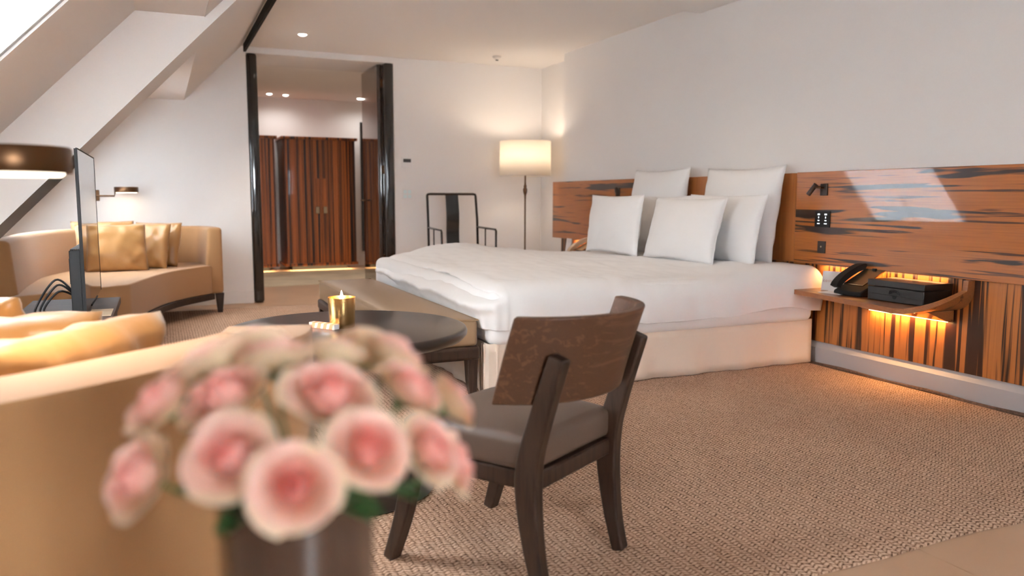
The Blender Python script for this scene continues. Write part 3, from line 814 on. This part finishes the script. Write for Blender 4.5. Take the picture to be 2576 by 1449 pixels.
def back_mesh():
    V = []; F = []; n, k = 36, 6; Ro, th = .30, .028; am = R(66)
    for j in range(k+1):
        t = j/k; z = .520+.226*t; yc = .015-.060*t-.010*t*t
        for side in (0, 1):
            rr = Ro-side*th
            for i in range(n+1):
                a = -am+2*am*i/n
                V.append((rr*math.sin(a)*(1+.0*t), yc-rr*math.cos(a), z))
    m_ = n+1
    for j in range(k):
        for i in range(n):
            a = j*2*m_+i; b = a+2*m_
            F.append([a, a+1, b+1, b]); F.append([a+m_, b+m_, b+m_+1, a+m_+1])
        a = j*2*m_; b = a+2*m_
        F.append([a, b, b+m_, a+m_]); F.append([a+n, a+m_+n, b+m_+n, b+n])
    for i in range(n):
        F.append([i, i+m_, i+m_+1, i+1]); t0 = k*2*m_
        F.append([t0+i, t0+i+1, t0+m_+i+1, t0+m_+i])
    return mesh('backrest', V, F)
link('backrest', back_mesh(), M['wood_dark'], ch, bevel=.005, seg=3, ang=40)

# ------------------------------------------------------------------ crescent sofas
def sofa(name, label, outer, back_t, seat_front, zt, zs, group, legs, m):
    cx = sum(p[0] for p in outer)/len(outer); cy = sum(p[1] for p in outer)/len(outer)
    t = thing(name, label, 'sofa', (cx, cy, .018), 0, group)
    O = [Vector((p[0]-cx, p[1]-cy, 0)) for p in outer]; O = crom(O, 8)
    C_ = Vector((sum(p[0] for p in seat_front)/len(seat_front)-cx, sum(p[1] for p in seat_front)/len(seat_front)-cy, 0))
    def norm(i):
        d = (O[min(i+1, len(O)-1)]-O[max(i-1, 0)]).normalized(); nn = Vector((-d.y, d.x, 0))
        return nn if nn.dot(C_-O[i]) > 0 else -nn
    V = []; F = []; n = len(O)
    for i, p in enumerate(O):
        nn = norm(i)
        q = p+nn*back_t; qb = p+nn*(back_t+.05)
        V += [(p.x, p.y, .17), (p.x, p.y, zt), (q.x, q.y, zt), (qb.x, qb.y, .17)]
    for i in range(n-1):
        for k in range(4): F.append([i*4+k, i*4+(k+1) % 4, i*4+4+(k+1) % 4, i*4+4+k])
    F += [[0, 1, 2, 3], [(n-1)*4+k for k in (3, 2, 1, 0)]]
    link('backrest', mesh('backrest', V, F), m, t, bevel=.03, seg=4, ang=0)
    front = [Vector((p[0]-cx, p[1]-cy, 0)) for p in seat_front]
    inner = [O[i]+norm(i)*(back_t+.01) for i in range(0, n, 2)]
    poly = [(p.x, p.y) for p in inner] + [(p.x, p.y) for p in front]
    MB().prism(poly, .175, zs, 'z').build('seat', m, t, bevel=.035, seg=4, ang=0)
    sw = [(p.x, p.y, .15) for p in front]
    MB().sweep(sw, (.05, .045), (0, 0, 1)).build('base_rail', M['wood_leg'], t, bevel=.004)
    for lx, ly in legs:
        MB().sweep([(lx-cx, ly-cy, .175), (lx-cx, ly-cy, 0)], [(.075, .065), (.042, .042)], (1, 0, 0)).build('leg', M['wood_leg'], t, bevel=.004)
    return t
def arc3(a, b, c, n=10):
    return [tuple(v)[:2] for v in crom([(a[0], a[1], 0), (b[0], b[1], 0), (c[0], c[1], 0)], n)]
front = arc3((.40, 7.46), (.03, 6.90), (-.22, 6.02)) + [(-.55, 5.78), (-.86, 5.50)]
sofa('crescent_sofa', 'tan crescent sofa with gold cushions against the back wall',
     [(-.97, 5.62), (-.985, 6.25), (-.95, 6.95), (-.72, 7.55), (-.30, 7.93), (.15, 8.03), (.42, 7.90), (.50, 7.48)], .12, front, .765, .43, 'crescent sofas',
     [(.46, 7.50), (-.24, 6.08), (-.88, 5.62), (-.5, 7.8)], M['sofa'])
nf = [(.10, 2.10), (.0, 2.36), (-.15, 2.56), (-.42, 2.70), (-.70, 2.66), (-.98, 2.50)]
sofa('crescent_sofa', 'tan crescent sofa in the foreground seen from behind, under the near wall lamp',
     [(.31, 1.83), (.27, 1.70), (.17, 1.59), (.05, 1.49), (-.07, 1.39), (-.22, 1.29), (-.5, 1.14), (-.93, 1.03)], .185, nf, .74, .42, 'crescent sofas',
     [(.22, 1.80), (-.88, 1.15), (-.9, 2.4), (0, 1.55)], M['sofa'])
GC = 'gold satin cushions'
# far sofa cushions
pillow('gold_cushion', .52, .40, .17, (-.36, 7.12, .44), 8, -16, M['gold'], 'gold satin cushion frontmost on the far sofa', 'cushion', GC, 11, rip=.018, fold=.022, p=.42, bow=.03)
pillow('gold_cushion', .48, .40, .15, (-.18, 7.38, .44), -28, -16, M['gold'], 'gold satin cushion second from the sofa arm by the doorway', 'cushion', GC, 12, rip=.018, fold=.022, p=.42, bow=.03)
pillow('gold_cushion', .46, .40, .15, (-.07, 7.56, .44), -36, -14, M['gold'], 'gold satin cushion nearest the sofa arm by the doorway', 'cushion', GC, 13, rip=.018, fold=.022, p=.42, bow=.03)
pillow('gold_cushion', .48, .42, .14, (-.44, 7.42, .44), 5, -14, M['gold'], 'gold satin cushion at the back of the far sofa, only its top showing', 'cushion', GC, 14, rip=.018, fold=.022, p=.42, bow=.03)
# near sofa cushions
pillow('gold_cushion', .52, .38, .19, (-.265, 1.926, .42), 55, 20, M['gold'], 'gold satin cushion leaning on the near sofa back, nearest the roses', 'cushion', GC, 15, rip=.020, fold=.030, p=.36, bow=.02)
pillow('gold_cushion', .52, .36, .18, (-.43, 2.31, .42), 16, 20, M['gold'], 'gold satin cushion in the middle of the near sofa', 'cushion', GC, 16, rip=.020, fold=.030, p=.36, bow=.02)
pillow('gold_cushion', .46, .39, .17, (-.49, 2.50, .42), -30, 14, M['gold'], 'gold satin cushion farthest left on the near sofa', 'cushion', GC, 17, rip=.020, fold=.030, p=.36, bow=.02)

# ------------------------------------------------------------------ television and its plinth
pl = thing('media_table', 'low grey oak media table below the television', 'table', (-.425, 4.33, .018))
box('top', (-.215, -.60, .447), (.205, .50, .482), M['plinth'], pl, bevel=.003)
box('body', (-.195, -.58, .05), (.185, .48, .447), M['plinth'], pl, bevel=.003)
box('plinth_base', (-.17, -.55, 0), (.16, .45, .05), M['slot'], pl)
box('cover', (.035, -.56, .4825), (.130, -.33, .4865), mat('cream_card', lin(196, 172, 140), .6), thing('leather_notepad', 'cream notepad lying on the media table', 'notepad', (-.36, 4.63, .018)))
tv = thing('television', 'thin television seen edge on, standing on the media table', 'television', (-.345, 4.665, .5015))
box('screen', (.004, -.515, .008), (.009, .515, .77), M['tvglass'], tv, smooth=False)
box('back_cover', (-.004, -.515, .008), (.004, .515, .77), M['black_pl'], tv, smooth=False)
box('electronics_box', (-.050, -.505, .0), (-.004, .38, .30), M['black_pl'], tv, bevel=.003)
for k in range(6): box('vent_rib', (-.046+k*.007, -.49, .30), (-.043+k*.007, .3, .306), M['gun'], tv)
box('port_cover', (-.056, -.46, .14), (-.050, -.2, .26), M['black_box'], tv)
for a_, b_ in (((.003, .510, .008), (.0105, .516, .772)), ((.003, -.516, .008), (.0105, -.510, .772)), ((.003, -.516, .768), (.0105, .516, .773))):
    box('bezel', a_, b_, M['black_pl'], tv, smooth=False)
box('stand', (-.05, -.20, .0), (.012, .20, .010), M['black_pl'], tv, bevel=.003)
for k, (dz, sg) in enumerate(((.085, .11), (.06, .09), (.03, .075))):
    P = crom([(-.045, -.47, .08+dz*.3), (-.08-sg*.3, -.49, .08+dz), (-.09-sg, -.50, .03), (-.06-sg*.9, -.52, -.0005+.006), (-.02-sg, -.44, .006)], 8)
    setp(MB().tube(P, .005, n=8).build('cable', M['black_pl'], tv), None)

# ------------------------------------------------------------------ disc wall lamps
def disc_lamp(loc, arm, plate, label, watts):
    t = thing('disc_wall_lamp', label, 'lamp', loc)
    MB().lathe([(.088, -.022), (.100, -.022), (.101, -.020), (.101, .022), (.098, .026), (0, .026), (0, .020), (.088, .020)], 64).build('rim', M['bronze'], t, ang=40)
    MB().lathe([(0, -.030), (.082, -.030), (.088, -.026), (.088, -.012), (0, -.012)], 48).build('diffuser', M['disc'], t, ang=40)
    MB().tube(arm, .008, n=10).build('arm', M['bronze'], t)
    box('wall_plate', plate[0], plate[1], M['bronze'], t, bevel=.003)
    light('lamp_light', 'AREA', (0, 0, -.034), watts, WARM, t, size=.17)
    return t
disc_lamp((-.270, 8.0, 1.115), [(-.09, 0, -.01), (-.10, 0, -.055), (-.27, 0, -.055), (-.28, .16, -.055)], ((-.33, .15, -.10), (-.23, .17, 0)), 'bronze disc wall lamp lit above the far sofa', .22)
disc_lamp((-.250, 1.735, 1.117), [(-.09, .02, -.01), (-.11, .03, -.055), (-.45, .12, -.055), (-.70, .12, -.01)], ((-.74, .06, -.06), (-.69, .18, .05)), 'large bronze disc wall lamp lit over the foreground sofa', 3.2)

# ------------------------------------------------------------------ floor lamp, frame armchair
lp = thing('floor_lamp', 'lit floor lamp with white drum shade in the far corner', 'lamp', (3.545, 7.60, .0185))
MB().lathe([(0, .001), (.14, .001), (.145, .008), (.13, .02), (.03, .035), (.012, .06), (0, .06)], 40).build('base', M['bronze'], lp, ang=50)
MB().lathe([(.009, .05), (.0085, 1.0), (.010, 1.06), (.020, 1.09), (.024, 1.12), (.014, 1.145), (.018, 1.155), (.011, 1.17), (.009, 1.20), (.0075, 1.50), (0, 1.50)], 20).build('pole', M['bronze'], lp, ang=50)
sh = MB().lathe([(.272, 1.262), (.268, 1.625)], 64)
sh.F = sh.F[:-2]
so = sh.build('shade', M['shade'], lp, ang=0)
md = so.modifiers.new('t', 'SOLIDIFY'); md.thickness = .003
for z in (1.262, 1.625):
    rrr = .272 if z < 1.4 else .268
    MB().tube([(rrr*math.cos(a), rrr*math.sin(a), z) for a in [k*math.pi/24 for k in range(49)]], .003, n=6, caps=False).build('shade_ring', M['white'], lp)
MB().lathe([(0, 1.40), (.02, 1.405), (.034, 1.44), (.03, 1.475), (.014, 1.50), (0, 1.50)], 16).build('bulb', M['bulb'], lp, ang=0)
light('bulb_light', 'POINT', (0, 0, 1.53), 4.8, WARM, lp, size=.05)

ac = thing('frame_armchair', 'black thin-framed armchair with solid centre splat by the back wall', 'armchair', (2.80, 7.55, .0185))
rf = .0135
for s in (-1, 1):
    MB().tube([(s*.275, .22, 0), (s*.272, .22, .45), (s*.272, .24, .8), (s*.268, .275, 1.055)], rf).build('back_post', M['black'], ac)
    MB().tube([(s*.275, -.24, 0), (s*.275, -.24, .45), (s*.285+s*.03, -.16, .69)] if 0 else [(s*.275, -.24, 0), (s*.275, -.24, .46)], rf).build('front_leg', M['black'], ac)
    MB().tube([(s*.272, .235, .725), (s*.280, .05, .720), (s*.290, -.22, .712), (s*.290, -.235, .70), (s*.285, -.24, .46)], .011).build('armrest', M['black'], ac)
    MB().tube([(s*.281, .03, .718), (s*.279, .03, .46)], .007).build('arm_spindle', M['black'], ac)
MB().tube([(-.268, .275, 1.055), (-.262, .277, 1.066), (-.24, .278, 1.070), (.24, .278, 1.070), (.262, .277, 1.066), (.268, .275, 1.055)], rf).build('top_rail', M['black'], ac)
MB().sweep(crom([(0, .225, .46), (0, .250, .65), (0, .245, .85), (0, .277, 1.062)], 5), (.14, .016), (1, 0, 0)).build('splat', M['black'], ac, bevel=.003)
box('seat', (-.300, -.26, .43), (.300, .235, .462), M['black'], ac, bevel=.008)
for a, b in (((-.275, -.24, .16), (.275, -.24, .16)), ((-.275, .22, .2), (.275, .22, .2)), ((-.275, -.24, .22), (-.275, .22, .22)), ((.275, -.24, .22), (.275, .22, .22))):
    MB().tube([a, b], .010).build('stretcher', M['black'], ac)

# ------------------------------------------------------------------ wall fittings
th_ = thing('thermostat', 'white wall thermostat with grey display above the light switch', 'thermostat', (2.42, YB, 1.425))
box('plate', (-.062, -.014, -.055), (.062, 0, .055), M['white'], th_, bevel=.004)
box('display', (-.042, -.0155, -.002), (.042, -.0135, .034), M['screen'], th_)
sw_ = thing('light_switch', 'white four-button wall switch beside the doorway', 'switch', (2.42, YB, 1.088))
box('plate', (-.055, -.008, -.055), (.055, 0, .055), M['white'], sw_, bevel=.003)
for sx in (-.024, .024):
    for sz in (-.024, .024): box('button', (sx-.018, -.012, sz-.018), (sx+.018, -.007, sz+.018), mat('switch_glass', (.75, .86, .86, 1), .15), sw_, bevel=.002)
sd = thing('smoke_detector', 'small white ceiling detector near the far corner', 'detector', (3.246, 7.66, 2.5))
MB().lathe([(0, -.036), (.022, -.036), (.030, -.024), (.045, -.018), (.045, -.001), (0, -.001)][::1], 24).build('housing', M['white'], sd, ang=50)
MB().lathe([(0, -.042), (.014, -.042), (.016, -.035), (0, -.035)], 16).build('sensor', M['black_pl'], sd, ang=50)

def downlight(x, y, z, label, watts, group, spot=R(95)):
    t = thing('downlight', label, 'downlight', (x, y, z), 0, group)
    MB().lathe([(.040, -.004), (.056, -.004), (.058, -.001), (.040, -.001)], 32).build('trim_ring', M['white'], t, ang=40)
    MB().lathe([(0, -.018), (.018, -.016), (.033, -.009), (.040, -.002), (0, -.002)], 24).build('lens', M['lens'], t, ang=40)
    light('downlight_beam', 'SPOT', (0, 0, -.035), watts, (1, .97, .95) if 'hall' in group else WARM, t, size=.03, spot=spot, blend=.8)
downlight(1.234, 7.368, 2.5, 'small round ceiling downlight in front of the doorway', 26, 'bedroom downlights')
for k, (x, y) in enumerate(((1.234, 4.6), (2.75, 4.4))):
    downlight(x, y, 2.44, ['ceiling downlight of the lowered ceiling, above the bench', 'ceiling downlight of the lowered ceiling, above the bed'][k], 8, 'lowered ceiling downlights', R(120))  # both unseen, added as warm fill for the room
for k, (x, y) in enumerate(((1.479, 11.70), (1.708, 11.74), (2.76, 11.70), (3.02, 11.72))):
    downlight(x, y, 2.5, ['hallway downlight leftmost of the four', 'hallway downlight second from the left', 'hallway downlight third from the left', 'hallway downlight seen beside the dark door leaf'][k], 4, 'hallway downlights', R(165))
downlight(1.6, 9.04, 2.5, 'hallway downlight hidden above the door opening', 45, 'hallway downlights', R(160))  # unseen extra source, added to lift the hall's ambient light

# ------------------------------------------------------------------ hallway wardrobes and mirror
def wardrobe(x0, x1, label, handles):
    y0, y1, z0, z1 = 11.50, YH-.01, .075, 1.90
    t = thing('wardrobe', label, 'wardrobe', ((x0+x1)/2, (y0+y1)/2, 0), 0, 'hallway wardrobes')
    w, d = (x1-x0)/2, (y1-y0)/2
    box('carcass', (-w, -d+.03, z0+.03), (w, d, z1-.03), M['zeb_w'], t)
    box('cornice', (-w-.035, -d-.03, z1-.035), (w+.035, d, z1+.005), M['zeb_w'], t, bevel=.006)
    box('bottom_rail', (-w-.02, -d-.02, z0-.005), (w+.02, d, z0+.035), M['zeb_w'], t, bevel=.004)
    box('recessed_base', (-w+.10, -d+.18, .001), (w-.10, d-.02, z0), M['slot'], t)
    n = 6; sw = (w*2)/(2*n)
    sm = mesh('slat', *(lambda q: (q.V, q.F))(MB().box((-sw/2+.003, -.012, z0+.036), (sw/2-.003, .016, z1-.037))))
    for s in (-1, 1):
        dr = MB().box((0 if s > 0 else -w, -d+.016, z0+.034), (w if s > 0 else 0, -d+.030, z1-.036)).build('door', M['zeb_w'], t)
        for k in range(n):
            link('slat', sm, M['zeb_w'], dr, loc=(s*(k+.5)*sw, -d+.002, 0), smooth=False)
        if handles:
            box('pull', (s*.055-.028, -d-.020, .60+.32), (s*.055+.028, -d-.010, .60+.72), M['zeb_w'], dr, bevel=.003)
            box('handle_tip', (s*.055-.026, -d-.024, .60+.22), (s*.055+.026, -d-.008, .60+.32), M['chrome'], dr, bevel=.003)
    light('plinth_light', 'AREA', (0, -d+.10, z0-.010), 5, (1, .72, .38), t, size=2*w-.1, sy=.05)
    return t
wardrobe(1.625, 2.625, 'striped wooden double wardrobe with nickel-tipped pulls in the hallway', True)
wardrobe(.46, 1.50, 'striped wooden wardrobe partly hidden by the black door jamb', False)
mr = thing('framed_mirror', 'tall black-framed mirror on the hallway wall beside the wardrobe', 'mirror', (3.15, YH, 1.2))
for a, b in (((-.29, -.02, -.98), (-.22, 0, 1.0)), ((.22, -.02, -.98), (.29, 0, 1.0)), ((-.22, -.02, .93), (.22, 0, 1.0)), ((-.22, -.02, -.98), (.22, 0, -.91))):
    box('frame_side', a, b, M['black'], mr, bevel=.004)
box('mirror_glass', (-.22, -.012, -.91), (.22, -.004, .93), mat('mirror', (.8, .8, .8, 1), .02, metal=1.0), mr, smooth=False)

# ------------------------------------------------------------------ flowers
st_ = thing('side_table', 'small dark round side table carrying the rose vase', 'side table', (.09, .62, 0))
MB().lathe([(0, .470), (.155, .470), (.165, .478), (.165, .494), (.160, .499), (0, .499)], 48).build('table_top', M['table'], st_, ang=50)
MB().lathe([(0, .02), (.02, .03), (.016, .2), (.02, .45), (.04, .470), (0, .470)], 20).build('stem', M['table'], st_, ang=50)
MB().lathe([(0, .001), (.13, .001), (.13, .012), (.02, .03), (0, .03)], 40).build('foot', M['table'], st_, ang=50)
vs = thing('vase', 'dark bronze glazed cylinder vase holding pink roses', 'vase', (.088, .612, .5))
MB().lathe([(0, .001), (.052, .001), (.055, .004), (.0575, .15), (.060, .322), (.061, .326), (.059, .326), (.0555, .15), (.052, .012), (0, .012)], 64).build('body', M['vase'], vs, ang=50)

def petal(name, r, h, wa, curl, m, close=0.0, n=6, k=7, dip=.14, base=.25):
    V = []; F = []
    for j in range(k+1):
        t = j/k
        rad = r*(base+(1-base)*math.sin(min(1, t*1.25)*math.pi/2)) + curl*max(0, t-.55)**2*4.9
        rad *= 1-close*max(0, t-.45)**2*3.3
        z = h*(t-.55*curl/.014*max(0, t-.72)**2*2.0)
        wd = wa*(.35+.65*math.sin(min(1, t*1.4)*math.pi/2))*(1-.55*max(0, t-.6)**2*4)
        for i in range(n+1):
            s = -1+2*i/n; a = s*wd
            V.append((rad*math.cos(a)+.0006*s, rad*math.sin(a), z-dip*h*s*s*t))
    for j in range(k):
        for i in range(n): F.append([j*(n+1)+i, j*(n+1)+i+1, (j+1)*(n+1)+i+1, (j+1)*(n+1)+i])
    me = mesh(name, V, F); me.materials.append(m); me.shade_smooth(); return me
RING = [('petal_a', .0055, .0365, 1.9, .000, 'pet0', .75, 3), ('petal_b', .0105, .0370, 1.35, .000, 'pet0', .45, 3), ('petal_c', .0155, .0368, 1.08, .001, 'pet1', .25, 4),
        ('petal_d', .0205, .0358, .92, .002, 'pet1', .08, 5), ('petal_e', .0255, .0335, .86, .005, 'pet2', 0, 5), ('petal_f', .0300, .0295, .84, .009, 'pet2', 0, 5), ('petal_g', .0335, .0240, .86, .012, 'pet3', 0, 5)]
PM = [(petal(nm, r, h, wa, c, M[mm], close=cl_), cnt) for nm, r, h, wa, c, mm, cl_, cnt in RING]
calyx = mesh('calyx', *(lambda q: (q.V, q.F))(MB().lathe([(0, -.012), (.005, -.011), (.010, -.002), (.0125, .006), (0, .006)], 12)))
def leaf_mesh():
    V = []; F = []; n = 8
    for j in range(n+1):
        t = j/n; w = .5*math.sin(math.pi*min(1, t*.97+.02))**.8*.032
        for s in (-1, 0, 1): V.append((s*w, t*.062, .004*abs(s)-.016*t*t))
    for j in range(n):
        for i in range(2): F.append([j*3+i, j*3+i+1, (j+1)*3+i+1, (j+1)*3+i])
    return mesh('leaf', V, F)
lfm = leaf_mesh()
ROSES = [(0.074, 0.526, 0.857, -0.166, -0.848, 0.503, 0.98), (0.035, 0.567, 0.872, -0.421, -0.651, 0.631, 1.05), (0.13, 0.542, 0.872, 0.159, -0.781, 0.604, 1.0), (0.037, 0.636, 0.899, -0.446, -0.232, 0.865, 1.08), (0.114, 0.601, 0.901, 0.084, -0.469, 0.879, 1.18), (0.188, 0.624, 0.893, 0.527, -0.328, 0.784, 0.95), (-0.008, 0.652, 0.895, -0.659, -0.142, 0.739, 0.95), (-0.026, 0.613, 0.85, -0.79, -0.37, 0.489, 0.98), (0.192, 0.583, 0.851, 0.59, -0.6, 0.541, 0.95), (0.232, 0.642, 0.874, 0.86, 0.013, 0.51, 0.85), (0.085, 0.692, 0.916, -0.039, 0.382, 0.923, 1.05), (0.189, 0.675, 0.911, 0.619, 0.22, 0.754, 1.0), (0.143, 0.712, 0.909, 0.357, 0.483, 0.799, 0.9), (0.034, 0.716, 0.91, -0.364, 0.496, 0.788, 1.05), (0.223, 0.613, 0.826, 0.817, -0.424, 0.392, 0.9), (0.077, 0.783, 0.904, -0.069, 0.78, 0.622, 1.0), (0.185, 0.763, 0.899, 0.501, 0.649, 0.572, 1.0), (0.005, 0.741, 0.881, -0.529, 0.63, 0.568, 1.0)]
RL = ['lowest front pink rose hanging over the vase rim', 'pink rose up and left of the lowest front rose', 'pink rose with a pale heart up and right of the lowest front rose',
      'deep pink rose in the middle row left of the dark gap', 'largest pale pink rose at the middle of the bouquet', 'pink rose right of the largest pale rose',
      'deep pink rose at the upper left of the bouquet', 'drooping pale rose at the far left of the bouquet', 'peach rose at the right above a green leaf',
      'peach rose at the right edge of the bouquet', 'pale rose on top of the bouquet left of the candle', 'peach rose on top of the bouquet at the right',
      'pink rose on top of the bouquet just under the candle', 'pale pink rose at the upper left back of the bouquet', 'coral rose lowest at the right edge of the bouquet',
      'rose at the back of the bouquet, left one', 'rose at the back of the bouquet, right one', 'rose at the back left of the bouquet']
VT = Vector((.088, .612, .81))
for i, (x, y, z, nx, ny, nz, s) in enumerate(ROSES):
    nv = Vector((nx, ny, nz)).normalized()
    c = Vector((x, y, z))
    rs = bpy.data.objects.new('rose', None); COL.objects.link(rs); rs.empty_display_size = .01
    org = c-nv*.017*s
    rs.matrix_world = Matrix.Translation(org) @ nv.to_track_quat('Z', 'Y').to_matrix().to_4x4() @ Matrix.Scale(s*.75, 4)
    setp(rs, RL[i], 'rose', 'pink roses of the bouquet')
    rnd = random.Random(i)
    a0 = rnd.random()*6
    for ri, (me, cnt) in enumerate(PM):
        a0 += .9
        for k in range(cnt):
            p = bpy.data.objects.new('petal', me); COL.objects.link(p); p.parent = rs
            p.rotation_euler = (rnd.uniform(-.06, .06), rnd.uniform(-.05, .10), a0+k*2*math.pi/cnt+rnd.uniform(-.12, .12))
            q = 1+rnd.uniform(-.05, .05); p.scale = (q, q, q)
    link('calyx', calyx, M['stem'], rs)
    inv = rs.matrix_world.inverted()
    tgt = VT + Vector((c.x-VT.x, c.y-VT.y, 0))*.16
    P = crom([org-nv*.008, org-nv*.03+Vector((0, 0, -.004)), tgt, Vector((tgt.x*.5+.044, tgt.y*.5+.306, .53))], 4)
    MB().tube([inv @ v for v in P], .0025, n=6).build('stem', M['stem'], rs, ang=0)
    nl = {0: 0}.get(i, 2)
    if i in (1, 2, 3, 5, 8, 14, 6, 10):
        for k in range(nl):
            l = link('leaf', lfm, M['leaf'], rs, ang=0)
            base = org-nv*.014
            out = Vector((c.x-VT.x, c.y-VT.y, 0)).normalized() if k == 0 else Vector((c.x-VT.x+.05*(-1)**i, c.y-VT.y-.02, 0)).normalized()
            dirv = (out*.9+Vector((0, 0, -.05))).normalized()
            q = dirv.to_track_quat('Y', 'Z').to_matrix().to_4x4()
            bpos = tgt.lerp(org, .35)
            l.matrix_local = inv @ (Matrix.Translation(bpos) @ q @ Matrix.Scale(.8, 4))
